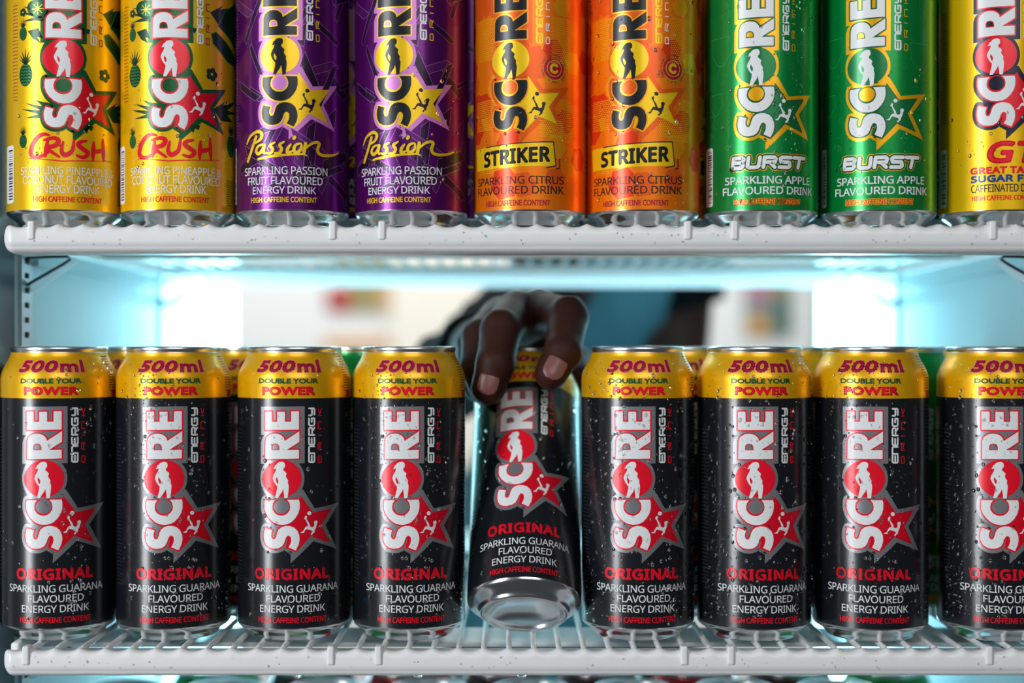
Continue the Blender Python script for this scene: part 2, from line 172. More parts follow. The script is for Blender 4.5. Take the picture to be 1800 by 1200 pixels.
# ------------------------------------------------------------------ the drink can
PROF = [(0,24),(1,25.5),(3,27.5),(5,30),(6.6,32),(7.8,32.8),(10,33),(146,33),(149.5,32.6),(153,31.4),(157,29.6),(160.5,28),(163,27),(165,26.4),(168,26.8)]
NSEG = 144; STEP = 2*math.pi*33/NSEG
def rad(h):
    if h <= 10 or h >= 168: return 33 if h <= 10 else 26.8
    for (a, ra), (b, rb) in zip(PROF, PROF[1:]):
        if a <= h <= b:
            if a >= 146:                       # smooth shoulder
                t = (h-a)/(b-a); return ra+(rb-ra)*t
            return ra+(rb-ra)*(h-a)/(b-a)
    return 33
def lathe(name, prof, m, n=NSEG):
    vs, fs = [], []
    for (r, z) in prof:
        for k in range(n):
            a = 2*math.pi*k/n; vs.append((r*math.sin(a)*.001, -r*math.cos(a)*.001, z*.001))
    for i in range(len(prof)-1):
        for k in range(n): fs.append((i*n+k, i*n+(k+1) % n, (i+1)*n+(k+1) % n, (i+1)*n+k))
    if prof[0][0] < .6: fs.append(tuple(range(n))[::-1])
    if prof[-1][0] < .6: fs.append(tuple((len(prof)-1)*n+k for k in range(n)))
    return mesh(name, vs, fs, m)
def smoothprof(P, k=3):
    out = []
    for i in range(len(P)-1):
        p0, p1, p2, p3 = P[max(i-1,0)], P[i], P[i+1], P[min(i+2, len(P)-1)]
        for j in range(k):
            t = j/k
            out.append(tuple(.5*((2*p1[c])+(-p0[c]+p2[c])*t+(2*p0[c]-5*p1[c]+4*p2[c]-p3[c])*t*t+(-p0[c]+3*p1[c]-3*p2[c]+p3[c])*t**3) for c in (0,1)))
    return out+[P[-1]]
base_prof = smoothprof([(.5,10.5),(9,9.6),(16,7.4),(21,3.8),(22.6,1.2),(23.4,.15),(24.4,0),(25.4,.5),(26.6,2.6),(29,4.4),(31.4,6.0),(32.6,7.3),(33,8.6)], 3)
SH = smoothprof([(33,146),(33,148),(32.85,150.5),(32.25,153),(31.2,155.6),(29.9,158),(28.6,160.3),(27.6,162.5),(27.1,164.6)], 3)
def rad(h):
    if h <= 146: return 33
    for (ra, a), (rb, b) in zip(SH, SH[1:]):
        if a <= h <= b: return ra+(rb-ra)*(h-a)/(b-a)
    return 27.1
lid_prof = [(27.1,164.6),(26.9,165.0),(27.4,165.7),(27.4,167.4),(27.0,167.95),(26.3,168),(25.9,167.6),(25.5,165),(25,162.6),(24.4,162.2),(23.8,162.6),(23.4,164),(22.8,164.2),(10,164.0),(.5,164.0)]
ME = {}
ME['base'] = lathe('base', base_prof, M['aluminium'])
ME['lid'] = lathe('lid', lid_prof, M['lid_metal'])
def pull_tab():
    mb = MB()
    ring = [(6.5*math.cos(a)*.001, (-9+7.5*math.sin(a))*.001, .1652) for a in [2*math.pi*i/20 for i in range(20)]]
    mb.tube(ring, .0011, 8, True); mb.box(-.005, .005, -.0025, .006, .1645, .1658)
    mb.tube([(0, 0, .164), (0, 0, .1668)], .0022, 12)
    me = mesh('pull_tab', mb.v, mb.f, M['aluminium']); return me
ME['tab'] = pull_tab()
for k, z0, z1, mm in (('black', 8.6, 138.7, 'can_black'),):
    ME['body_black'] = lathe('body', [(33, z0), (33, 20), (33, 60), (33, 100), (33, z1)], M[mm])
ME['shoulder'] = lathe('shoulder_band', [(33, 138.7), (33, 141), (33, 144)]+SH, M['can_yellow'])
for k in ('pineapple', 'purple', 'orange', 'green', 'red', 'brown'):
    ME['body_'+k] = lathe('body', [(33, 8.6), (33, 20), (33, 60), (33, 100), (33, 140)]+SH, M['can_'+k])

# ---- flat artwork in millimetres (s = around the can, h = up the can), then wrapped on to the can
_fontpath = os.path.join(bpy.utils.resource_path('LOCAL'), 'datafiles', 'fonts', 'NotoSansHebrew-Regular.woff2')
try: NOTO = bpy.data.fonts.load(_fontpath)
except Exception: NOTO = None
_tc = {}
def text2d(body, bold=0, noto=True, spacing=1):
    key = (body, bold, noto, spacing)
    if key in _tc: return _tc[key]
    cu = bpy.data.curves.new('t', 'FONT'); cu.body = body; cu.size = 1
    if NOTO and noto: cu.font = NOTO
    cu.offset = bold; cu.space_character = spacing; cu.resolution_u = 3
    o = bpy.data.objects.new('t', cu); C.objects.link(o)
    dg = bpy.context.evaluated_depsgraph_get(); e = o.evaluated_get(dg); me = e.to_mesh()
    vs = [(v.co.x, v.co.y) for v in me.vertices]; fs = [tuple(p.vertices) for p in me.polygons]
    e.to_mesh_clear(); bpy.data.objects.remove(o); bpy.data.curves.remove(cu)
    _tc[key] = (vs, fs); return _tc[key]
class Art:
    def __init__(s): s.v = []; s.f = []; s.m = []; s.names = []
    def mi(s, name):
        if name not in s.names: s.names.append(name)
        return s.names.index(name)
    def add(s, vs, fs, name, layer):
        b = len(s.v); s.v += [(x, y, layer) for x, y in vs]; s.f += [tuple(b+i for i in f) for f in fs]; s.m += [s.mi(name)]*len(fs)
    def poly(s, pts, name, layer, holes=()):
        loops = [[Vector((x, y, 0)) for x, y in l] for l in [pts]+list(holes)]
        tris = tessellate_polygon(loops); flat = [(p.x, p.y) for l in loops for p in l]
        s.add(flat, [tuple(t) for t in tris], name, layer)
    def disc(s, c, r, name, layer, n=10):
        s.add([(c[0]+r*math.cos(2*math.pi*i/n), c[1]+r*math.sin(2*math.pi*i/n)) for i in range(n)], [tuple(range(n))], name, layer)
    def stroke(s, pts, wd, name, layer, closed=False, taper=False, cap=8):
        N = len(pts); rr = wd/2
        ws = [rr*(1-.5*abs(2*i/(N-1)-1)**2) if taper else rr for i in range(N)] if N > 1 else [rr]
        for i in range(N if closed else N-1):
            a, b = pts[i], pts[(i+1) % N]; dx, dy = b[0]-a[0], b[1]-a[1]; L = math.hypot(dx, dy)
            if L < 1e-6: continue
            nx, ny = -dy/L, dx/L; ra, rb = ws[i], ws[(i+1) % N]
            s.add([(a[0]+nx*ra, a[1]+ny*ra), (a[0]-nx*ra, a[1]-ny*ra), (b[0]-nx*rb, b[1]-ny*rb), (b[0]+nx*rb, b[1]+ny*rb)], [(0,1,2,3)], name, layer)
        if cap:
            for p, r in zip(pts, ws): s.disc(p, r, name, layer, cap)
    def text(s, body, s0, s1, h0, h1, name, layer, bold=0, shear=0, slope=0, outline=None, noto=True):
        t = (h1-h0)                                          # size of capitals
        vs, fs = text2d(body, 0, noto, 1.07 if bold > .3 else .95)
        s0, s1, h0, h1 = s0+bold, s1-bold, h0+bold, h1-bold
        xs = [v[0] for v in vs]; ys = [v[1] for v in vs]; x0, x1 = min(xs), max(xs); y0, y1 = min(ys), max(ys)
        def mp(v):
            x = (v[0]-x0)/(x1-x0)*(s1-s0)+s0; y = (v[1]-y0)/(y1-y0)*(h1-h0)+h0
            return (x+shear*(y-h0), y+slope*(x-s0))
        P = [mp(v) for v in vs]; s.add(P, fs, name, layer)
        if outline or bold:
            cnt = {}
            key = lambda i: (round(vs[i][0], 4), round(vs[i][1], 4))
            for f in fs:
                for i in range(len(f)):
                    a, b = f[i], f[(i+1) % len(f)]; k = tuple(sorted((key(a), key(b))))
                    cnt.setdefault(k, []).append((a, b))
            for k, l in cnt.items():
                if len(l) == 1: 
                    a, b = l[0]
                    if bold: s.stroke([P[a], P[b]], bold*2, name, layer-.2, cap=6)
                    if outline: s.stroke([P[a], P[b]], (outline[1]+bold)*2, outline[0], layer-1, cap=6)
    def wrap(s, name):
        bm = bmesh.new(); vv = [bm.verts.new(v) for v in s.v]
        for f, m in zip(s.f, s.m):
            try: fa = bm.faces.new([vv[i] for i in f]); fa.material_index = m
            except ValueError: pass
        smin = min(v[0] for v in s.v); smax = max(v[0] for v in s.v); hmax = max(v[1] for v in s.v)
        k = math.floor(smin/STEP)
        while k*STEP < smax:
            if k*STEP > smin:
                bmesh.ops.bisect_plane(bm, geom=bm.verts[:]+bm.edges[:]+bm.faces[:], dist=1e-5, plane_co=(k*STEP, 0, 0), plane_no=(1, 0, 0))
            k += 1
        if hmax > 146:
            for (r, h) in SH: bmesh.ops.bisect_plane(bm, geom=bm.verts[:]+bm.edges[:]+bm.faces[:], dist=1e-5, plane_co=(0, h, 0), plane_no=(0, 1, 0))
        nrm = []
        for v in bm.verts:
            a = v.co.x/33; h = v.co.y; r = rad(h)+.10+.035*v.co.z; sl = (rad(h+.5)-rad(h-.5)) if h > 146 else 0
            v.co = (r*math.sin(a)*.001, -r*math.cos(a)*.001, h*.001)
            nrm.append(Vector((math.sin(a), -math.cos(a), -sl)).normalized())
        bm.normal_update()
        bm.verts.index_update()
        flip = [f for f in bm.faces if f.normal.dot(nrm[f.verts[0].index]) < 0]
        for f in flip: f.normal_flip()
        me = bpy.data.meshes.new(name); bm.to_mesh(me); bm.free()
        for n in s.names: me.materials.append(M[n])
        me.polygons.foreach_set('use_smooth', [True]*len(me.polygons))
        me.normals_split_custom_set_from_vertices(nrm); me.update(); return me
def off(P, dh, ds=0): return [(x+ds, y+dh) for x, y in P]
def logo(dh, outer, inner, letter, disc, star, fig, figk, energy, drink, outer2=None):
    A = Art(); a = ART; o = lambda k: off(a[k], dh)
    A.poly(o('box'), outer, 0); A.disc(((min(p[0] for p in a['Og'])+max(p[0] for p in a['Og']))/2, (min(p[1] for p in a['Og'])+max(p[1] for p in a['Og']))/2+dh), 13.0, outer, 0, 48)
    A.poly(o('starg'), outer, 0)
    for k in ('C', 'S'):
        A.poly(o(k), outer, 0); A.stroke(o(k), 5.2, outer, 0, True)
    for k in ('E', 'R', 'C', 'S'): A.stroke(o(k), 1.6, inner, 2, True)
    A.poly(o('star'), star, 1); A.stroke(o('star'), .35, inner, 1, True, cap=0)
    A.poly(o('O'), disc, 3); 
    A.poly(o('dotr'), inner, 3); A.poly(o('dot'), outer, 4)
    A.poly(o('E'), letter, 3); A.poly(o('R'), letter, 3, [o('Rh')]); A.poly(o('C'), letter, 5); A.poly(o('S'), letter, 3)
    A.stroke(o('Rh'), .5, inner, 4, True)
    A.poly(o('woman'), fig, 4, [o('arm')])
    A.poly(o('kick'), figk, 3); A.poly(o('ball'), figk, 3)
    for p in a['energy']: A.stroke(off(p, dh), .95, energy, 1, cap=6)
    for p in a['drink']: A.stroke(off(p, dh), .55, drink, 1, cap=6)
    if outer2:
        A.stroke(o('box'), .5, outer2, -.5, True)
    return A
def curve(P, k=4):
    if len(P) < 3: return [(P[0][0]+(P[1][0]-P[0][0])*i/4, P[0][1]+(P[1][1]-P[0][1])*i/4) for i in range(5)]
    out = []
    for i in range(len(P)-1):
        p0, p1, p2, p3 = P[max(i-1, 0)], P[i], P[i+1], P[min(i+2, len(P)-1)]
        for j in range(k):
            t = j/k; out.append(tuple(.5*((2*p1[c])+(-p0[c]+p2[c])*t+(2*p0[c]-5*p1[c]+4*p2[c]-p3[c])*t*t+(-p0[c]+3*p1[c]-3*p2[c]+p3[c])*t**3) for c in (0, 1)))
    return out+[tuple(P[-1])]
def words(key, outl=None):
    A = Art()
    for r in TXT[key]:
        t, s0, s1, h0, h1, col, bold = r[:7]; shear = r[7] if len(r) > 7 else 0; slope = r[8] if len(r) > 8 else 0
        ol = (outl or {}).get(t)
        if t == '500': shear = .3
        A.text(t, s0, s1, h0, h1, col, 2 if not ol else 3, bold, shear, slope, ol, noto=(key != 'volume'))
    return A
def barcode(A, s0, s1, h0, h1, rnd):
    A.poly([(s0+1, h0), (s1-1, h0), (s1, h0+1), (s1, h1-1), (s1-1, h1), (s0+1, h1), (s0, h1-1), (s0, h0+1)], 'white', 0)
    h = h0+2
    while h < h1-2:
        t = rnd.choice((.25, .4, .6, .8)); A.poly([(s0+3.5, h), (s1-1, h), (s1-1, h+t), (s0+3.5, h+t)], 'black', 1); h += t+rnd.choice((.3, .5, .8))
def ticks(A, s0, s1, h0, h1, col, rnd, dh=1.25):
    h = h1
    while h > h0:
        x = s0+rnd.random()*.4
        while x < s1:
            l = rnd.uniform(.5, 1.6); A.poly([(x, h), (min(x+l, s1), h), (min(x+l, s1), h+.5), (x, h+.5)], col, 0); x += l+.35
        h -= dh
def pineapple(A, c, s):
    x, y = c; A.poly([(x+s*.42*math.cos(t), y-s*.25+s*.6*math.sin(t)) for t in [2*math.pi*i/20 for i in range(20)]], 'pinegreen', 0)
    for k in range(-3, 4):
        an = math.pi/2+k*.33; L = s*(.85-.09*abs(k))
        b = (x, y+s*.3); t = (b[0]+L*math.cos(an), b[1]+L*math.sin(an)); q = s*.09
        A.poly([(b[0]-q, b[1]), (b[0]+q, b[1]), t], 'pinegreen', 0)
    for j in range(-3, 4):
        yy = y-s*.25+j*s*.16; ww = s*.36*math.sqrt(max(0, 1-(j*.16/.6)**2))
        pts = [(x-ww+2*ww*i/6, yy+(s*.05 if i % 2 else -s*.03)) for i in range(7)]
        A.stroke(pts, s*.03, 'palegreen', 1, cap=0)
R = random.Random(4)
# original
A = logo(0, 'grey', 'red', 'white', 'red', 'starred', 'white', 'white', 'white', 'red')
ME['logo_black'] = A.wrap('logo')
A = words('original'); ME['text_black'] = A.wrap('flavour_text')
A = words('volume', {'500': ('pink', .28), 'ml': ('pink', .28)}); ME['volume'] = A.wrap('volume_text')
A = Art(); ticks(A, 33, 41, 141, 162, 'black', R, 1.5); ticks(A, 36, 46, 14, 134, 'faint', R, 2.1)
B_ = Art(); ticks(B_, -46, -38, 30, 120, 'faint', R, 2.1); ME['bar_black'] = B_.wrap('ingredient_text')
A.poly([(36, 139), (42, 139), (42, 143), (36, 143)], 'crimson', 1); ME['fine_black'] = A.wrap('fine_print')
# pineapple
A = logo(1.2, 'deepgreen', 'red', 'white', 'red', 'starred', 'white', 'white', 'white', 'crimson'); ME['logo_pineapple'] = A.wrap('logo')
A = words('crush')
for p in ART['crush']: A.stroke(curve(p), 2.7, 'red', 2, taper=True)
for p in ART['crushu']: A.stroke(p, .7, 'red', 2, taper=True)
ME['text_pineapple'] = A.wrap('flavour_text')
A = Art()
for c, s in ART['pine']: pineapple(A, c, s*1.25)
for c, s in ART['flower']:
    for k in range(5): A.disc((c[0]+s*.55*math.cos(k*1.257), c[1]+s*.55*math.sin(k*1.257)), s*.42, 'pinegreen', 0, 10)
    A.disc(c, s*.2, 'yellow', 1)
for p in ART['palm']: A.poly(p, 'pinegreen', 0); A.poly(off(p, 55, -2), 'pinegreen', 0)
for p in ART['melon']: A.poly(p, 'pinegreen', 0); A.stroke(p, .4, 'palegreen', 1, True, cap=0)
A.poly(ART['lime'][0], 'pinegreen', 0); A.poly(ART['lime'][1], 'deepgreen', 1); A.poly(ART['lime'][2], 'pinegreen', 0)
c0 = ART['lime'][0]; cc = (sum(p[0] for p in c0)/24, sum(p[1] for p in c0)/24)
for k in range(4): A.stroke([(cc[0]-3.5*math.cos(k*.785), cc[1]-3.5*math.sin(k*.785)), (cc[0]+3.5*math.cos(k*.785), cc[1]+3.5*math.sin(k*.785))], .4, 'yellow', 2, cap=0)
B_ = Art(); barcode(B_, -50, -40, 13, 46, R); ME['bar_pineapple'] = B_.wrap('barcode'); ticks(A, -41, -36, 70, 125, 'crimson', R, 2); ticks(A, 29, 38, 12, 27, 'pinegreen', R, 1.3)
ME['fine_pineapple'] = A.wrap('fruit_pattern')
# purple
A = logo(2.5, 'lilac', 'yellow', 'black', 'yellow', 'yellow', 'black', 'darkviolet', 'white', 'yellow'); ME['logo_purple'] = A.wrap('logo')
A = words('passion')
for p in ART['passion']: A.stroke(curve(off(p, -.3, .5)), 2.5, 'darkviolet', 1, taper=False)
for p in ART['passion']: A.stroke(curve(p), 1.9, 'yellow', 2, taper=len(p) > 3)
for p in ART['passu']: A.stroke(p, 1.2, 'yellow', 2, taper=True)
ME['text_purple'] = A.wrap('flavour_text')
A = Art(); r2 = random.Random(9)
for k in range(64):
    x = r2.uniform(-48, 48); y = r2.uniform(14, 140); an = r2.choice((.35, 1.1, 1.45, 2.0, 2.6)); L = r2.uniform(12, 32); ww = r2.uniform(2.5, 6)
    dx, dy = math.cos(an), math.sin(an); q = [(x, y), (x+dx*L, y+dy*L), (x+dx*(L-ww)-dy*ww, y+dy*(L-ww)+dx*ww), (x+dx*ww*.5-dy*ww, y+dy*ww*.5+dx*ww)]
    q = [(a, min(max(b, 11), 143)) for a, b in q]
    A.poly(q, 'darkviolet' if k % 3 else 'violet', -1+.02*k); A.stroke(q, .26, 'lavender', -1+.02*k+.01, True, cap=0)
B_ = Art(); barcode(B_, -54, -44, 13, 46, r2); ME['bar_purple'] = B_.wrap('barcode'); ticks(A, -43, -40, 50, 130, 'lavender', r2, 1.8)
ME['fine_purple'] = A.wrap('line_pattern')
# orange
A = logo(.3, 'orange_ink', 'amber', 'black', 'yellow', 'yellow', 'black', 'black', 'yellow', 'white'); ME['logo_orange'] = A.wrap('logo')
A = Art()
A.poly(ART['strbox'], 'yellow', 0)
for p in ART['strbr']: A.stroke(p, .6, 'black', 1)
W2 = words('striker'); b = len(A.v)
for f, m in zip(W2.f, W2.m): A.m.append(A.mi(W2.names[m])); A.f.append(tuple(b+i for i in f))
A.v += W2.v
c = ART['badge']; A.disc(c, 6.3, 'crimson', 0, 36); A.stroke([(c[0]+4.5*math.cos(t), c[1]+4.5*math.sin(t)) for t in [2*math.pi*i/30 for i in range(30)]], .35, 'yellow', 1, True, cap=0)
A.stroke([(c[0]+2.2*math.cos(t), c[1]+2.2*math.sin(t)) for t in [math.radians(45+270*i/14) for i in range(15)]], 1.6, 'yellow', 3)
for rep in range(3):
    for i, ch in enumerate('HIGH IN VITAMIN C'):
        if ch == ' ': continue
        an = math.radians(160-rep*120-i*6.6); vs, fs = text2d(ch, .02)
        x0 = sum(v[0] for v in vs)/len(vs)
        P = []
        for v in vs:
            u, w_ = (v[0]-x0)*1.6, v[1]*1.6+7.1
            P.append((c[0]+w_*math.cos(an)+u*math.sin(an), c[1]+w_*math.sin(an)-u*math.cos(an)))
        A.add(P, fs, 'deepgreen', 1)
ME['text_orange'] = A.wrap('flavour_text')
A = Art(); r3 = random.Random(12)
for k in range(34):
    x = r3.uniform(-48, 48); y = r3.uniform(20, 134); s = r3.uniform(6, 11); a0 = r3.uniform(-.2, .2)
    P = [(x+s*math.cos(a0+i*math.pi/3), y+s*math.sin(a0+i*math.pi/3)) for i in range(6)]
    P = [(a, min(max(b, 11), 143)) for a, b in P]; A.poly(P, ('redorange', 'orange_ink', 'amber', 'redorange')[k % 4], -1.2+.03*k)
for (x0, y0, nx, ny) in ((-31, 95, 12, 22), (-34, 55, 13, 16), (17, 92, 12, 24), (10, 50, 12, 9), (22, 48, 9, 22), (-30, 30, 10, 12)):
    for i in range(nx):
        for j in range(ny): 
            A.disc((x0+i*1.25+(j % 2)*.6, y0+j*1.1), .42*(1-.5*abs(i/nx-.5)), 'yellow', 0, 5)
ticks(A, -42, -40, 30, 130, 'white', r3, 2.2); B_ = Art(); barcode(B_, -55, -45, 13, 46, r3); ME['bar_orange'] = B_.wrap('barcode')
ME['fine_orange'] = A.wrap('halftone_pattern')
# green
A = logo(-3.6, 'gold', 'deepgreen', 'white', 'logogreen', 'logogreen', 'white', 'white', 'white', 'gold'); ME['logo_green'] = A.wrap('logo')
A = Art()
TXT['burst'] = TXT['burst'][1:]
W2 = words('burst', {'HIGH CAFFEINE CONTENT': ('yellow', .3)}); A = W2
BU = {'B': [[(0,0),(0,1),(.85,1),(1,.85),(.9,.52),(.2,.52)],[(.9,.52),(1,.2),(.85,0),(0,0)]], 'U': [[(0,1),(0,.15),(.15,0),(.85,0),(1,.15),(1,1)]], 'R': [[(0,0),(0,1),(.85,1),(1,.85),(.95,.5),(.3,.5)],[(.5,.5),(1,0)]], 'S': [[(1,1),(.15,1),(0,.85),(.1,.52),(.9,.52),(1,.15),(.85,0),(0,0)]], 'T': [[(-.1,1),(1.1,1)],[(.55,1),(.45,0)]]}
for i, ch in enumerate('BURST'):
    for pl in BU[ch]:
        P = [(-21+i*9.0+u*6.4+(v-.5)*.8, 32.4+v*5.6) for u, v in pl]
        A.stroke(P, 4.6, 'gold', 1); A.stroke(P, 3.7, 'deepgreen', 2); A.stroke(P, 2.1, 'white', 3)
ME['text_green'] = A.wrap('flavour_text')
A = Art(); r4 = random.Random(3)
for k in range(60):
    x = r4.uniform(-45, 45); y = r4.choice((r4.uniform(14, 52), r4.uniform(14, 140))); r = r4.uniform(.6, 2.0)
    A.stroke([(x+r*math.cos(t), y+r*math.sin(t)) for t in [2*math.pi*i/10 for i in range(10)]], .22, 'palegreen', 0, True, cap=0)
for x, y, s in ((25, 95, 8), (-30, 100, 8), (30, 125, 7), (-34, 70, 6)):
    P = [(x-s, y+s), (x-s*.9, y-s*.2), (x-s*.2, y-s), (x+s*.3, y-s), (x+s, y-s*.1), (x+s*.9, y+s)]
    A.poly(P, 'can_green', -.5); A.stroke(P, .35, 'palegreen', 0, True, cap=0); A.stroke([(x, y-s), (x-s*.5, y-2.2*s)], .3, 'palegreen', 0, cap=0)
for y in (98, 100): A.disc((43-(y-98), 97+(y-98)*.4), 1.1, 'gold', 0)
B_ = Art(); barcode(B_, -46, -37, 12, 46, r4); ME['bar_green'] = B_.wrap('barcode'); ticks(A, -43, -38, 55, 78, 'pinegreen', r4, 1.2)
ME['fine_green'] = A.wrap('bubble_pattern')
# sugar free yellow
A = logo(2.6, 'navy', 'red', 'white', 'red', 'starred', 'white', 'white', 'white', 'crimson', 'white'); ME['logo_sugarfree'] = A.wrap('logo')
ME['text_sugarfree'] = words('gt').wrap('flavour_text')
A = Art(); B_ = Art(); barcode(B_, -50, -40, 12, 46, r4); ME['bar_sugarfree'] = B_.wrap('barcode'); ticks(A, -48, -40, 60, 125, 'navy', r4, 1.6); ME['fine_sugarfree'] = A.wrap('fine_print')
ME['body_sugarfree'] = ME['body_pineapple']

# ---- beads of condensation
def drops(n, seed, smin, smax, lo, hi, top=160, clump=.5):
    r = random.Random(seed); pts = []; vs = []; fs = []; tries = 0
    foci = [(r.uniform(smin, -10 if (n > 400 and q_ < 5) else smax), r.uniform(15, top)) for q_ in range(8)]
    while len(pts) < n and tries < n*30:
        tries += 1
        if r.random() < clump: f = r.choice(foci); x, h = r.gauss(f[0], 8), r.gauss(f[1], 18)
        else: x, h = r.uniform(smin, smax), r.uniform(12, top)
        if not (smin < x < smax and 10 < h < top): continue
        rd = lo+(hi-lo)*r.random()**3.2
        if any((x-a)**2+(h-b)**2 < (rd+c+.1)**2 for a, b, c in pts): continue
        pts.append((x, h, rd))
    for x, h, rd in pts:
        n8 = 8 if rd < .6 else 12; el = r.uniform(1, 1.35); b = len(vs); R0 = rad(h)+.12
        ht = rd*.45
        rings = ((1, 0), (.93, .42), (.68, .78), (.35, .95))
        def P(u, v, t):
            a = (x+u)/33; rr = rad(h+v)+.16+t
            return (rr*math.sin(a)*.001, -rr*math.cos(a)*.001, (h+v)*.001)
        for q, t in rings:
            for k in range(n8):
                an = 2*math.pi*k/n8; vs.append(P(rd*q*math.cos(an), rd*q*el*math.sin(an), ht*t))
        vs.append(P(0, 0, ht))
        for i in range(3):
            for k in range(n8): fs.append((b+i*n8+k, b+i*n8+(k+1) % n8, b+(i+1)*n8+(k+1) % n8, b+(i+1)*n8+k))
        for k in range(n8): fs.append((b+3*n8+k, b+3*n8+(k+1) % n8, b+4*n8))
        fs.append(tuple(b+k for k in range(n8))[::-1])
    return mesh('condensation', vs, fs, M['water'])
ME['dense'] = [drops(860, 1, -42, 42, .22, 1.1), drops(820, 7, -42, 42, .22, 1.2), drops(620, 5, -40, 40, .22, 1.0, clump=.7)]
ME['medium'] = [drops(230, 2, -40, 40, .25, 1.2, clump=.75), drops(170, 3, -40, 40, .25, 1.3, clump=.6)]
ME['sparse'] = [drops(45, 11, -35, 35, .3, 1.1, top=70, clump=.7), drops(60, 12, -35, 35, .3, 1.3, top=90, clump=.6)]

def make_can(kind, wet=None, name='drink_can'):
    t = empty(name); link('body', ME['body_'+kind], t)
    link('base', ME['base'], t)
    if kind == 'black': link('shoulder_band', ME['shoulder'], t)
    l = link('lid', ME['lid'], t); link('pull_tab', ME['tab'], l)
    if 'logo_'+kind in ME:
        link('logo', ME['logo_'+kind], t); link('flavour_text', ME['text_'+kind], t)
        link(ME['fine_'+kind].name.split('.')[0], ME['fine_'+kind], t); link(ME['bar_'+kind].name.split('.')[0], ME['bar_'+kind], t)
    if kind == 'black': link('volume_text', ME['volume'], t)
    if wet is not None: link('condensation', wet, t)['kind'] = 'stuff'
    return t
def wetness(t, wet):
    if wet is not None: link('condensation', wet, t)['kind'] = 'stuff'
PROTO = {}
def can(kind, x, d, z, spin, wet, label, group, cat='drink can'):
    if kind not in PROTO: t = PROTO[kind] = make_can(kind)
    else:
        t = copy_tree(PROTO[kind])
        for ch in list(t.children):
            if ch.name.startswith('condensation'): bpy.data.objects.remove(ch)
    wetness(t, wet)
    t.location = W(x, d, z); t.rotation_euler = (0, 0, math.atan2(-x, d) + spin); tag(t, label, cat, group); return t
def da(d): return math.asin((d-20.5)/98.5)-math.asin(-20.5/98.5)
TOPZ, LOWZ = 70, -167
D_ = ME['dense']; M_ = ME['medium']; S_ = ME['sparse']
G1, G2 = 'black cans with yellow shoulders, front of the lower shelf', 'flavoured cans, front of the upper shelf'
low = [(105, -4, M_[0], 'black can with yellow shoulder beside the slotted strip, below the outermost pineapple can'),
       (306, 5.5, D_[2], 'black can with yellow shoulder, second from the slotted strip'),
       (518, 0, M_[1], 'black can with yellow shoulder, third from the slotted strip'),
       (719, 9, D_[2], 'beaded black can standing between the hand and the third can'),
       None,
       (1121, 13.5, D_[0], 'heavily beaded black can beside the tilted can, below the orange can'),
       (1324, 25, D_[1], 'black can with yellow shoulder soaked in beads, below the first green can'),
       (1528, 13, D_[2], 'black can with yellow shoulder below the second green can'),
       (1747, 30, D_[1], 'black can with yellow shoulder below the sugar free can, cut by the frame')]
RZ = [0, 0, 0, 0, 0, 1, 1.5, 2, 2]
for i, e in enumerate(low):
    if e: can('black', (e[0]-900)*837/2500, 837-(2 if i > 5 else 0), LOWZ, da(e[1]), e[2], e[3], G1)
top = [('pineapple', 115.5, 18, S_[0], 'yellow pineapple and coconut can at the outer end of the upper shelf'),
       ('pineapple', 314, 7.5, S_[1], 'yellow pineapple and coconut can standing against the first purple can'),
       ('purple', 514.5, 0, None, 'purple passion fruit can next to the yellow pineapple can, dry'),
       ('purple', 723.5, -8.5, S_[1], 'purple passion fruit can next to the orange can, with a red reflection'),
       ('orange', 931, -11.5, S_[0], 'orange citrus can standing beside the purple can'),
       ('orange', 1130, -1.6, M_[1], 'orange citrus can standing beside the green can'),
       ('green', 1337.5, 14, M_[0], 'green apple can next to the orange can, barcode showing'),
       ('green', 1544, 3.5, S_[1], 'green apple can next to the yellow sugar free can'),
       ('sugarfree', 1753, 20.5, S_[0], 'yellow sugar free can with navy outlined lettering, cut by the frame')]
for k, px, sp, wet, lab in top:
    can(k, (px-900)*837/2500, 837, TOPZ, da(sp), wet, lab, G2)
# second rows
rr = random.Random(21)
second = [('black', -232, 905, 'first'), ('black', -165, 907, 'second'), ('green', -95, 906, 'third'), ('black', 108, 909, 'sixth'), ('black', 178, 912, 'seventh'), ('green', 248, 910, 'eighth'), ('black', 292, 974, 'last')]
for k, x, d, wd in second:
    can(k, x, d, LOWZ, rr.uniform(-.5, .5), None, '%s can behind the %s can of the black front row' % ({'black': 'black and yellow', 'green': 'green'}[k], wd), 'cans in the second row of the lower shelf')
for i in range(8):
    a_, b_ = ('first', 'second', 'third', 'fourth', 'fifth', 'sixth', 'seventh', 'eighth', 'ninth')[i:i+2]
    k = top[i][0]; px = (top[i][1]+top[i+1][1])/2
    nm = {'pineapple': 'yellow', 'purple': 'purple', 'orange': 'orange', 'green': 'green'}[k]
    can(k, (px-900)*837/2500, 897, TOPZ, rr.uniform(-.6, .6), None, '%s can behind the gap between the %s and %s cans of the upper shelf' % (nm, a_, b_), 'cans in the second row of the upper shelf')
# bottom shelf cans: only their tops show
below = [(k, 213+180*i, 947) for i, k in enumerate(('green', 'brown', 'green', 'brown', 'red', 'brown', 'brown', 'green'))]
below += [(k, 382+168*i, 1015) for i, k in enumerate(('green', 'brown', 'red', 'brown', 'brown', 'red', 'brown', 'green'))]
cnt = {}
for k, px, d in below:
    row = 'near' if d < 1000 else 'far'; cnt[(k, row)] = cnt.get((k, row), 0)+1
    od = ('first', 'second', 'third', 'fourth')[cnt[(k, row)]-1]
    can(k, (px-900)*d/2500, d, -226-168, rr.uniform(-1, 1), None, '%s %s can of the %s row below, only its lid showing' % (od, {'brown': 'dark brown'}.get(k, k), row), 'cans under the lower shelf')
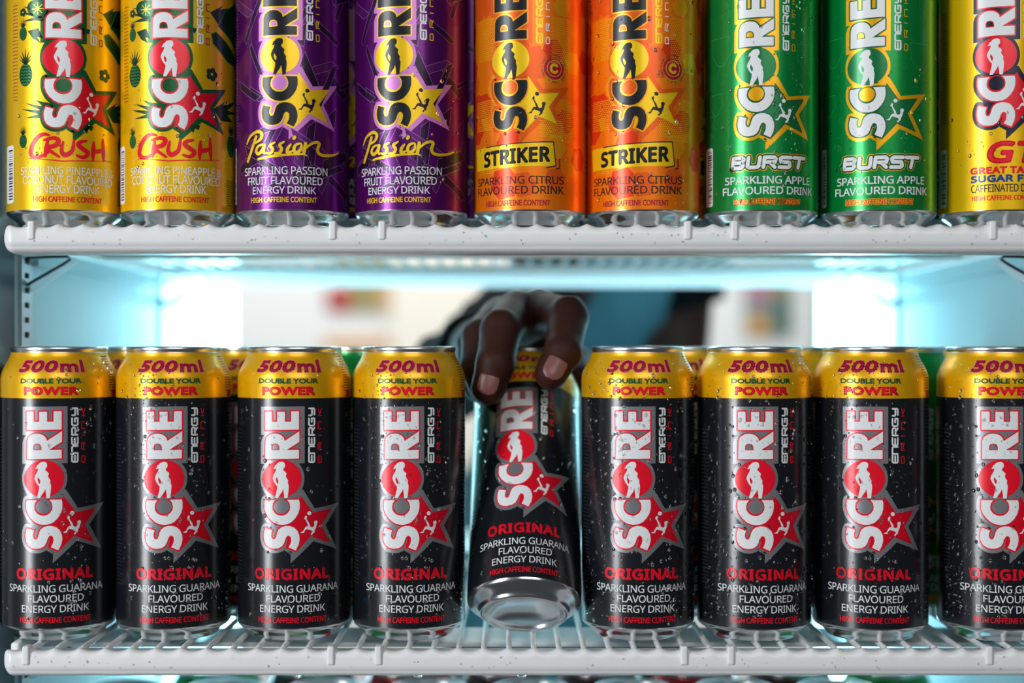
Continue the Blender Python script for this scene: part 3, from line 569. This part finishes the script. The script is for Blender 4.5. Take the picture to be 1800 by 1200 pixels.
# the can in the hand
t = copy_tree(PROTO['black'])
for ch in list(t.children):
    if ch.name.startswith('condensation'): bpy.data.objects.remove(ch)
wetness(t, M_[1])
TI = math.radians(34)
t.location = W((921-900)*817/2500, 817, -153.2)
t.rotation_euler = (Matrix.Rotation(math.radians(1.2), 3, 'Y') @ Matrix.Rotation(-TI, 3, 'X') @ Matrix.Rotation(da(2)+.0, 3, 'Z')).to_euler()
tag(t, 'black can with yellow shoulder tipped back in the grip of the hand, base showing', 'drink can', G1)
# ------------------------------------------------------------------ shelves
FCX = 14                                    # centre line of the cooler
def shelf(z, label, x0=-286, x1=314, phase=-254.0, clips=(-268, -100, -72.5, 98, 124, 268)):
    root = empty('wire_shelf', W(0, 0, z)); tag(root, label, 'shelf', 'white coated wire shelves')
    mm = lambda x, d, zz: (x*.001, d*.001, zz*.001)
    # front rail with a scalloped top edge
    prof = [(796,-1.6,1),(794.2,-2.2,1),(793.2,-3.6,.6),(792.8,-6,0),(792.8,-10,0),(793.3,-12.4,0),(794.6,-13.3,0),(794.6,-13.9,0),(795.4,-14.8,0),(797,-16.2,0),(801,-16.8,0),(812,-17,0),(815,-16,0),(815,-6,0),(812,-4,0),(802,-3.2,.3),(799,-2,1)]
    vs, fs = [], []; n = len(prof); N = int((x1-x0)/1.0)
    rnd = random.Random(int(z)+500)
    for i in range(N+1):
        x = x0+(x1-x0)*i/N; dd = ((x-phase+7.05) % 14.1)-7.05
        bump = 1.9*math.exp(-(abs(dd)/3.1)**1.6)
        e = min(x-x0, x1-x); sc = 1 if e > 7 else math.sqrt(max(.02, 1-((7-e)/7)**2))
        wob = .12*noise.noise(Vector((x*.07, z, 0)))
        for (d, zz, k) in prof:
            zc = -8.5+(zz+8.5)*sc; vs.append(mm(x, 804+(d-804)*sc+wob*(1 if d < 794 else 0), zc-.7*k+bump*k+wob))
    for i in range(N):
        for k in range(n): fs.append((i*n+k, i*n+(k+1) % n, (i+1)*n+(k+1) % n, (i+1)*n+k))
    fs += [tuple(range(n)), tuple(N*n+k for k in range(n))[::-1]]
    me = mesh('front_rail', vs, fs, M['plastic']); bm = bmesh.new(); bm.from_mesh(me); bmesh.ops.recalc_face_normals(bm, faces=bm.faces); bm.to_mesh(me); bm.free()
    link('front_rail', me, root)
    # flat strip behind the rail, under the wires
    MB().box(*[v*.001 for v in (x0+4, x1-4, 838, 884, -9, -6.2)]).build('flat_strip', M['plastic'], root, bevel=.0008)
    # wires running back
    wv = MB().tube([mm(0, 797, -3.2), mm(0, 801, -1.75), mm(0, 806, -1.6), mm(0, 950, -1.6), mm(0, 1150, -1.6), mm(0, 1300, -1.6)], .00165, 10)
    wme = mesh('wire', wv.v, wv.f, M['plastic'])
    k = math.ceil((x0+6-phase)/14.1)
    while phase+k*14.1 < x1-5:
        link('wire', wme, root, Vector(mm(phase+k*14.1, 0, 0))); k += 1
    for d, r_ in ((980, 2.6), (1140, 2.6)):
        MB().tube([mm(x0+3, d, -6), mm(x1-3, d, -6)], r_*.001, 10).build('cross_bar', M['plastic'], root, True)
    MB().box(*[v*.001 for v in (x0, x1, 1296, 1304, -9, 1)]).build('rear_rail', M['plastic'], root, bevel=.002)
    for xs in (x0+2, x1-2):
        MB().box(*[v*.001 for v in (xs-2.5, xs+2.5, 812, 1298, -11, -1)]).build('side_rail', M['plastic'], root, bevel=.0015)
    if clips: MB().box(*[v*.001 for v in (x0+8, x1-8, 1280, 1292, -14, -9.4)]).build('added_glow_strip', M['glow_soft'], root)  # added glowing strip to brighten the shelf underside, not a known fitting
    if clips:                                # beads of water on the rail
        dv, df = [], []
        beads = [(rnd.uniform(x0+8, x1-8), 792.75, rnd.uniform(-12, -5), rnd.uniform(.25, .6), 1) for _ in range(70)]
        if z < 0: beads += [(a, 803, -17.2, 3.4, .62) for a in (-121, -53, 5.5)]
        for (x, d, zz, r_, fl) in beads:
            b = len(dv); n8 = 10
            for i in range(1, 6):
                for k in range(n8):
                    la = math.pi*i/6; dv.append(mm(x+r_*math.sin(la)*math.cos(2*math.pi*k/n8), d+r_*(.5 if fl == 1 else .8)*math.sin(la)*math.sin(2*math.pi*k/n8), zz+r_*fl*(1.2 if fl == 1 else 1)*math.cos(la)))
            dv += [mm(x, d, zz+r_*fl), mm(x, d, zz-r_*fl)]
            for i in range(4):
                for k in range(n8): df.append((b+i*n8+k, b+i*n8+(k+1) % n8, b+(i+1)*n8+(k+1) % n8, b+(i+1)*n8+k))
            for k in range(n8): df += [(b+5*n8, b+(k+1) % n8, b+k), (b+5*n8+1, b+4*n8+k, b+4*n8+(k+1) % n8)]
        me = mesh('condensation', dv, df, M['water']); bm = bmesh.new(); bm.from_mesh(me); bmesh.ops.recalc_face_normals(bm, faces=bm.faces); bm.to_mesh(me); bm.free()
        link('condensation', me, root)['kind'] = 'stuff'
    for cx in clips:
        h = 9.5
        MB().box(*[v*.001 for v in (cx-2, cx+2, 791.7, 799, -h, 1.1)]).build('wire_end', M['plastic'], root, bevel=.0011)
    return root
shelf(TOPZ, 'white coated wire shelf with scalloped front rail, carrying the coloured cans')
shelf(LOWZ, 'white coated wire shelf with scalloped front rail, under the black cans', x1=312, phase=-255.6, clips=(-271, -101, -74.5, 96, 122, 266))
b = shelf(-394, 'white coated wire shelf lowest in the cooler, under the cans that show only lids', clips=())

# ------------------------------------------------------------------ the cooler
def bx(name, x0, x1, d0, d1, z0, z1, m, parent, bevel=0):
    a, c = W(x0, d0, z0), W(x1, d1, z1)
    return MB().box(a.x, c.x, a.y, c.y, a.z, c.z).build(name, m, parent, bevel=bevel)
cool = empty('drinks_cooler'); tag(cool, 'lit drinks cooler with pale liner, slotted strips and upright lamps', 'cooler')
XL, XR, ZB, ZT = -298, 327, -700, 560
bx('side_liner', XL-40, XL, 852, 1196, ZB, ZT, M['liner'], cool); bx('shaded_front_edge', XL-40, XL, 822, 852, ZB, ZT, M['edge'], cool); bx('shaded_front_edge', XR, XR+40, 822, 852, ZB, ZT, M['edge'], cool)  # near strips of the wall coloured darker to stand for shade
bx('side_liner', XR, XR+40, 852, 1196, ZB, ZT, M['liner'], cool)
bx('gasket', XL-40, XL-.5, 1196, 1201, ZB, ZT, M['gasket'], cool); bx('gasket', XR+.5, XR+40, 1196, 1201, ZB, ZT, M['gasket'], cool)
bx('door_frame', XL-40, XL, 1201, 1345, ZB, ZT, M['liner'], cool); bx('door_frame', XR, XR+40, 1201, 1345, ZB, ZT, M['liner'], cool)
bx('roof_panel', XL-40, XR+40, 822, 1345, ZT, ZT+40, M['liner'], cool); bx('floor_panel', XL-40, XR+40, 822, 1345, ZB-40, ZB, M['liner'], cool)
for x0, x1 in ((XL, XL+40), (XR-40, XR)):
    o = bx('lamp', x0, x1, 1308, 1335, ZB, ZT, M['lamp'], cool, .004)
    bx('lamp_holder', x0, x1, 1335, 1341, ZB, ZT, M['liner'], o)
for sx, x0 in ((1, XL), (-1, XR)):
    for d in (868, 1215):
        a = x0; bq = x0+sx*2; lo, hi = min(a, bq), max(a, bq)
        st = bx('slotted_strip', lo, hi, d-9, d-4, -620, 500, M['steel'], cool); bx('strip_side', lo, hi, d+4, d+9, -620, 500, M['steel'], st)
        mb = MB(); zz = -620
        while zz < 500:
            p, q = W(bq-sx*.8, d-4, zz), W(bq, d+4, zz+5.5); mb.box(min(p.x, q.x), max(p.x, q.x), p.y, q.y, p.z, q.z); zz += 9
        mb.build('strip_rung', M['steel'], st)
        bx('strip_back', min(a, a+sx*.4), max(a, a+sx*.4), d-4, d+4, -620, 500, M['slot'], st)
# shelf clips hooked in the strips
for z, nm in ((TOPZ, 'upper'), (LOWZ, 'lower')):
    for sx, x0, sd in ((1, XL+2, 'beside the pineapple can'), (-1, XR-2, 'beside the sugar free can')):
        for d, fr in ((868, 'front'), (1217, 'rear')):
            cl = empty('shelf_clip'); tag(cl, '%s clip under the %s shelf, %s' % ({'front': 'nearer dark wire', 'rear': 'farther wire'}[fr], nm, 'pineapple can side' if sx > 0 else 'sugar free can side'), 'clip', 'shelf clips in the slotted strips')
            p = lambda x, dd, zz: W(x0+sx*x, dd, zz+z-2.5)
            MB().tube([p(-2, d, -12.5), p(14, d+2, -11.5), p(24, d+3, -11.2), p(25.5, d+3, -13), p(22, d+3, -15.5), p(-2, d, -30)], .0009, 8).build('wire_hook', M['dark_metal'], cl, True)
            a = MB(); q = [p(-1, d+5, -33), p(3, d+5, -33), p(29, d+5, -14.5), p(27, d+5, -11.8), p(20, d+5, -14.5), p(-1, d+5, -28)]
            vs = q+[v+Vector((0, .003, 0)) for v in q]; n = len(q)
            me = mesh('support_tongue', vs, [tuple(range(n)), tuple(range(n, 2*n))[::-1]]+[(i, i+n, (i+1) % n+n, (i+1) % n) for i in range(n)], M['clear_plastic'], smooth=False)
            bm = bmesh.new(); bm.from_mesh(me); bmesh.ops.recalc_face_normals(bm, faces=bm.faces); bm.to_mesh(me); bm.free(); link('support_tongue', me, cl)
# price-free side ledges the shelves sit on
for z in (TOPZ, LOWZ):
    for a, b2 in ((XL, XL+5), (XR-5, XR)): bx('side_ledge', a, b2, 880, 1195, z-19, z-15, M['liner'], cool)

# ------------------------------------------------------------------ the shop behind
def st(name, x0, x1, d0, d1, z0, z1, m):
    o = bx(name, x0, x1, d0, d1, z0, z1, M[m], None); o['kind'] = 'structure'; return o
FZ = -CZ*1000
st('floor', -2600, 2600, 600, 3700, FZ-40, FZ, 'floor')
st('wall_back', -2600, 2600, 3600, 3680, FZ, 1500, 'wallpaint')
st('wall_left', -2680, -2600, 600, 3680, FZ, 1500, 'wallpaint'); st('wall_right', 2600, 2680, 600, 3680, FZ, 1500, 'wallpaint')
st('ceiling', -2680, 2680, 1400, 3680, 1500, 1560, 'ceil')
def flat(name, label, cat, x0, x1, z0, z1, d, bands, frame=None):
    r_ = empty(name, W((x0+x1)/2, d, z0)); tag(r_, label, cat)
    def part(nm, a, b_, c, e, dd, dt, m):
        p, q = W(a, dd-dt, c), W(b_, dd, e)
        return MB().box(p.x-r_.location.x, q.x-r_.location.x, p.y-r_.location.y, q.y-r_.location.y, p.z-r_.location.z, q.z-r_.location.z).build(nm, M[m], r_)
    part('backing', x0, x1, z0, z1, d, 8, 'p_cream' if not frame else frame)
    for i, (u0, u1, v0, v1, m) in enumerate(bands):
        part('printed_block', x0+(x1-x0)*u0, x0+(x1-x0)*u1, z0+(z1-z0)*v0, z0+(z1-z0)*v1, d-8, 1.2+.2*i, m)
    return r_
px = lambda x, d: (x-900)*d/2500
pz = lambda y, d: (612-y)*d/2500
D0 = 3600
flat('poster', 'blurred poster with red and yellow blocks on the shop wall, above the beige one', 'poster', px(575, D0), px(760, D0), pz(547, D0), pz(400, D0), D0,
     [(.0, .22, .0, .3, 'p_red'), (.22, .5, .0, .4, 'p_olive'), (.5, .66, .0, .4, 'p_beige'), (.62, .9, .0, .6, 'p_yellow'), (.88, 1, .0, .16, 'p_red'), (.0, .6, .4, .9, 'p_olive')])
flat('poster', 'blurred beige poster low on the shop wall, just above the can rims', 'poster', px(568, D0), px(762, D0), pz(800, D0), pz(588, D0), D0,
     [(.0, 1, .86, .995, 'p_beige'), (.1, .9, .3, .8, 'p_red')])
flat('framed_picture', 'dark green and pink picture with a yellow corner on the shop wall', 'picture', px(1308, D0), px(1392, D0), pz(592, D0), pz(470, D0), D0,
     [(.05, .95, .05, .95, 'p_grey'), (.05, .5, .55, .8, 'p_pink'), (.1, .45, .05, .28, 'p_yellow'), (.55, .9, .1, .55, 'p_green'), (.5, .95, .62, .9, 'p_olive')], 'p_green')
st('trim_1', px(1432, D0), px(1447, D0), 3560, 3600, FZ, 1500, 'p_grey')
st('trim_2', px(690, D0), px(860, D0), 3570, 3600, FZ, 1500, 'p_cream')
# ------------------------------------------------------------------ the customer
import openvdb
def P3(x, y, d): return np.array([(x-900)*d/2500, d, (612-y)*d/2500])      # picture ray at depth d -> mm
def seg(P, a, b, ra, rb):
    a = np.asarray(a, float); b = np.asarray(b, float); ab = b-a
    t = np.clip(((P-a) @ ab)/max(ab @ ab, 1e-9), 0, 1)
    return np.linalg.norm(P-(a+t[..., None]*ab), axis=-1)-(ra+(rb-ra)*t)
def smin(a, b, k):
    h = np.clip(.5+.5*(b-a)/k, 0, 1); return b*(1-h)+a*h-k*h*(1-h)
def chain(P, pts, rs, k=2.5):
    d = None
    for i in range(len(pts)-1):
        s = seg(P, pts[i], pts[i+1], rs[i], rs[i+1]); d = s if d is None else smin(d, s, k)
    return d
def ell(P, c, r, rot=0):
    q = P-np.asarray(c, float)
    if rot:
        x = q[..., 0]*math.cos(rot)+q[..., 1]*math.sin(rot); y = -q[..., 0]*math.sin(rot)+q[..., 1]*math.cos(rot)
        q = np.stack([x, y, q[..., 2]], -1)
    r = np.asarray(r, float); n = np.linalg.norm(q/r, axis=-1); return (n-1)*r.min()*.9
def vdb_mesh(fn, lo, hi, vox):
    lo = np.array(lo, float); n = np.ceil((np.array(hi)-lo)/vox).astype(int)
    gx, gy, gz = [lo[i]+vox*np.arange(n[i]) for i in range(3)]
    out = np.empty(n, np.float32)
    for i in range(0, n[0], 24):
        Pm = np.stack(np.meshgrid(gx[i:i+24], gy, gz, indexing='ij'), -1); out[i:i+24] = fn(Pm)
    g = openvdb.FloatGrid(background=3*vox); g.copyFromArray(np.clip(out, -3*vox, 3*vox))
    pts, q = g.convertToQuads(isovalue=0); pts = pts*vox+lo
    return pts, q[:, ::-1]
def to_world(p): return [tuple(W(*v)) for v in p]
# joints of the gripping hand
IX = [P3(948,545,898), P3(999,558,868), P3(989,618,847), P3(969,656,842)]            # index
MD = [P3(908,548,898), P3(880,582,860), P3(871,638,845), P3(858,682,843)]             # middle
RG = [P3(878,558,912), P3(844,592,880), P3(838,645,866), P3(850,686,868)]             # ring
LT = [P3(864,574,928), P3(830,606,909), P3(826,650,893), P3(838,684,894)]             # little
WR = P3(876,600,985)
TH = [P3(915,600,975), P3(975,612,962), P3(1012,636,938), P3(1022,664,915)]           # thumb behind the can
EL = P3(792,662,1230)
def hand(P):
    f = None
    for ch, rs in ((IX, (12.5,12.2,11.1,9.9)), (MD, (12.5,12.4,11.5,10.3)), (RG, (12,11.4,10,8.8)), (LT, (11,10,8.8,7.8)), (TH, (13,12,11,9.5))):
        s = chain(P, ch, rs); f = s if f is None else smin(f, s, 1.2)
    # pulp of the finger ends
    palm = None
    for ch, r in ((IX, 13), (MD, 13.5), (RG, 12.5), (LT, 11.5)):
        s = seg(P, WR+np.array([0, -6, 2]), ch[0]+np.array([0, 2, -3]), 15, r); palm = s if palm is None else smin(palm, s, 6)
    palm = smin(palm, seg(P, IX[0]+np.array([0,0,-4]), LT[0]+np.array([0,0,-4]), 12, 11), 5)
    palm = smin(palm, seg(P, WR, TH[0], 18, 14), 8)
    d = smin(f, palm, 7)
    for a in (IX, MD, RG, LT):                                  # extensor tendons on the back of the hand
        d = smin(d, seg(P, a[0]+np.array([0, 4, 9.5]), WR+np.array([0, -10, 14]), 3, 2.2), 5)
    for a, b in ((IX, 1), (MD, 1)):
        d = smin(d, seg(P, a[b]+np.array([-2, -3, 7]), a[b]+np.array([2, -3, 7]), 6, 6), 3)
    arm = seg(P, WR, WR+(EL-WR)*.55, 21, 31)
    d = smin(d, arm, 12)
    return d
hp, hq = vdb_mesh(hand, (-110, 805, -70), (70, 1130, 60), 1.25)
SHR, SHL = P3(968,500,1500), np.array([190, 1600, 175.])
ELL, WRL = np.array([168, 1530, -95.]), np.array([140, 1420, -330.])
TC = np.array([95, 1650, 0.])
def figure(P):
    t = smin(ell(P, TC+np.array([0, 0, 40]), (82, 120, 190), .5), ell(P, TC+np.array([-48, 10, -275]), (124, 134, 195), .25), 60)
    t = smin(t, seg(P, SHR+np.array([50, 40, 0]), SHL, 46, 50), 50)
    neck = TC+np.array([-5, -10, 240]); t = smin(t, seg(P, TC+np.array([0, 0, 180]), neck+np.array([0,-12,70]), 58, 50), 20)
    hd = neck+np.array([0, -30, 165]); h = smin(ell(P, hd, (74, 92, 108)), ell(P, hd+np.array([0, -26, -62]), (50, 56, 52)), 22)
    h = smin(h, seg(P, hd+np.array([0, -92, 5]), hd+np.array([0, -108, -28]), 7, 12), 9)           # nose
    for s in (-1, 1):
        h = smin(h, ell(P, hd+np.array([s*75, 8, -8]), (9, 18, 28)), 5)                              # ears
        h = np.maximum(h, -ell(P, hd+np.array([s*30, -100, 8]), (15, 14, 9)))                        # eye sockets
        h = smin(h, ell(P, hd+np.array([s*30, -80, 8]), (13, 11, 10)), 3)
    h = smin(h, seg(P, hd+np.array([-20, -80, -58]), hd+np.array([20, -80, -58]), 9, 9), 5)          # lips
    t = smin(t, h, 12)
    t = smin(t, chain(P, [SHR, EL, WR+(EL-WR)*.45], (36, 29, 26), 15), 20)
    t = smin(t, chain(P, [SHL, ELL, WRL, WRL+np.array([0, -20, -90])], (46, 36, 24, 26), 15), 20)
    for s in (-1, 1):
        hip = TC+np.array([s*60, 10, -400])
        t = smin(t, chain(P, [hip, hip+np.array([s*15, -10, -420]), hip+np.array([s*20, 10, -800])], (80, 56, 36), 25), 25)
        t = smin(t, seg(P, hip+np.array([s*20, 10, -808]), hip+np.array([s*28, -130, -822]), 34, 28), 15)
    return t
fp, fq = vdb_mesh(figure, (-140, 1075, -1248), (330, 1830, 560), 6.5)
vs = to_world(hp)+to_world(fp); fs = [tuple(int(i) for i in q) for q in hq]+[tuple(int(i)+len(hp) for i in q) for q in fq]
me = mesh('person', vs, fs, M['skin']); bm = bmesh.new(); bm.from_mesh(me); bmesh.ops.recalc_face_normals(bm, faces=bm.faces); bm.to_mesh(me); bm.free()
noisy(M['skin'], 260, .28, .25, 6)
person = link('person', me); tag(person, 'person in a teal shirt with black sleeves reaching through the cooler for a can', 'person')
# clothes: shells around the figure
def shell(name, fn, lo, hi, vox, m):
    p, q = vdb_mesh(fn, lo, hi, vox)
    me = mesh(name, to_world(p), [tuple(int(i) for i in f) for f in q], m); bm = bmesh.new(); bm.from_mesh(me); bmesh.ops.recalc_face_normals(bm, faces=bm.faces); bm.to_mesh(me); bm.free()
    return link(name, me, person)
def wr(P, s, a): return a*np.sin(P[..., 2]*s+P[..., 0]*s*.7)*np.sin(P[..., 1]*s*.8+P[..., 0]*s)
def torso(P):
    t = smin(ell(P, TC+np.array([0, 0, 40]), (92, 130, 200), .5), ell(P, TC+np.array([-48, 10, -275]), (135, 145, 205), .25), 60)
    t = smin(t, seg(P, SHR+np.array([62, 40, 0]), SHL, 54, 56), 50)+wr(P, .07, 3)
    t = np.maximum(t, P[..., 2]-(TC[2]+215)); return np.maximum(t, (TC[2]-400)-P[..., 2])
shell('shirt', torso, (-130, 1450, -420), (330, 1850, 260), 6, M['shirt'])
def sleeve_r(P):
    d = chain(P, [SHR+np.array([0,0,8]), EL, WR+(EL-WR)*.2], (42, 35, 32), 18)+wr(P, .11, 2.5)
    ax = (EL-WR)/np.linalg.norm(EL-WR); return np.maximum(d, (np.linalg.norm(EL-WR)*.30)-((P-WR) @ ax))
shell('sleeve', sleeve_r, (-150, 990, -90), (70, 1640, 270), 5, M['blackcloth'])
def sleeve_l(P):
    d = seg(P, SHL+np.array([4,0,5]), ELL+np.array([4,0,0]), 58, 42)+wr(P, .1, 2.5); return np.maximum(d, 40-P[..., 2]+.25*(P[..., 0]-180))
shell('sleeve', sleeve_l, (80, 1440, 0), (300, 1740, 270), 5, M['blackcloth'])
def pants(P):
    t = None
    for s in (-1, 1):
        hip = TC+np.array([s*60, 10, -400]); c = chain(P, [hip, hip+np.array([s*15, -10, -420]), hip+np.array([s*20, 10, -780])], (90, 68, 52), 25)
        t = c if t is None else smin(t, c, 30)
    t = smin(t, ell(P, TC+np.array([0, 10, -360]), (112, 130, 90)), 30); return np.maximum(t, P[..., 2]-(TC[2]-370))
shell('trousers', pants, (-140, 1480, -1230), (360, 1820, -340), 8, M['trousers'])
hd = TC+np.array([-5, -40, 405])
def hair(P):
    h = ell(P, hd+np.array([0, 10, 12]), (82, 92, 108)); return np.maximum(h, -(P[..., 2]-hd[2]-20+.9*(-(P[..., 1]-hd[1])-20)))
shell('hair', hair, (-10, 1450, 300), (230, 1750, 540), 5, M['hair'])
# finger nails
def nail(tip, dip, r, wd, ln, view=(0, -1, .15)):
    ax = (tip-dip)/np.linalg.norm(tip-dip); n = np.array(view, float); n -= ax*(n @ ax); n /= np.linalg.norm(n); s = np.cross(ax, n)
    vs, fs = [], []; NU, NV = 10, 10
    for side in (0, 1):
        for i in range(NU+1):
            for j in range(NV+1):
                v = j/NV*2-1; u = (i/NU*2-1)
                uu = u*wd*math.sqrt(max(0, 1-.85*abs(v)**3.5)) if v > 0 else u*wd*math.sqrt(max(0, 1-.6*abs(v)**4)); an = uu/r
                h = (r+.75-.5*side)-1.1*max(0, v)**2-.6*(1-abs(v) < .08)
                c = tip-ax*(1.5)+ax*v*ln
                vs.append(c+n*h*math.cos(an)+s*h*math.sin(an))
    K = (NU+1)*(NV+1)
    for side in (0, 1):
        for i in range(NU):
            for j in range(NV):
                a = side*K+i*(NV+1)+j; q = (a, a+1, a+NV+2, a+NV+1); fs.append(q if side else q[::-1])
    me = mesh('fingernail', to_world(vs), fs, M['nail']); bm = bmesh.new(); bm.from_mesh(me); bmesh.ops.recalc_face_normals(bm, faces=bm.faces); bm.to_mesh(me); bm.free()
    return link('fingernail', me, person)
nail(IX[3], IX[2], 9.7, 6.2, 7.5, (0.05, -1, .1)); nail(MD[3], MD[2], 10.1, 6.0, 6.2, (-.1, -1, -.05)); nail(RG[3], RG[2], 8.9, 6, 6); nail(LT[3], LT[2], 7.9, 5, 5)
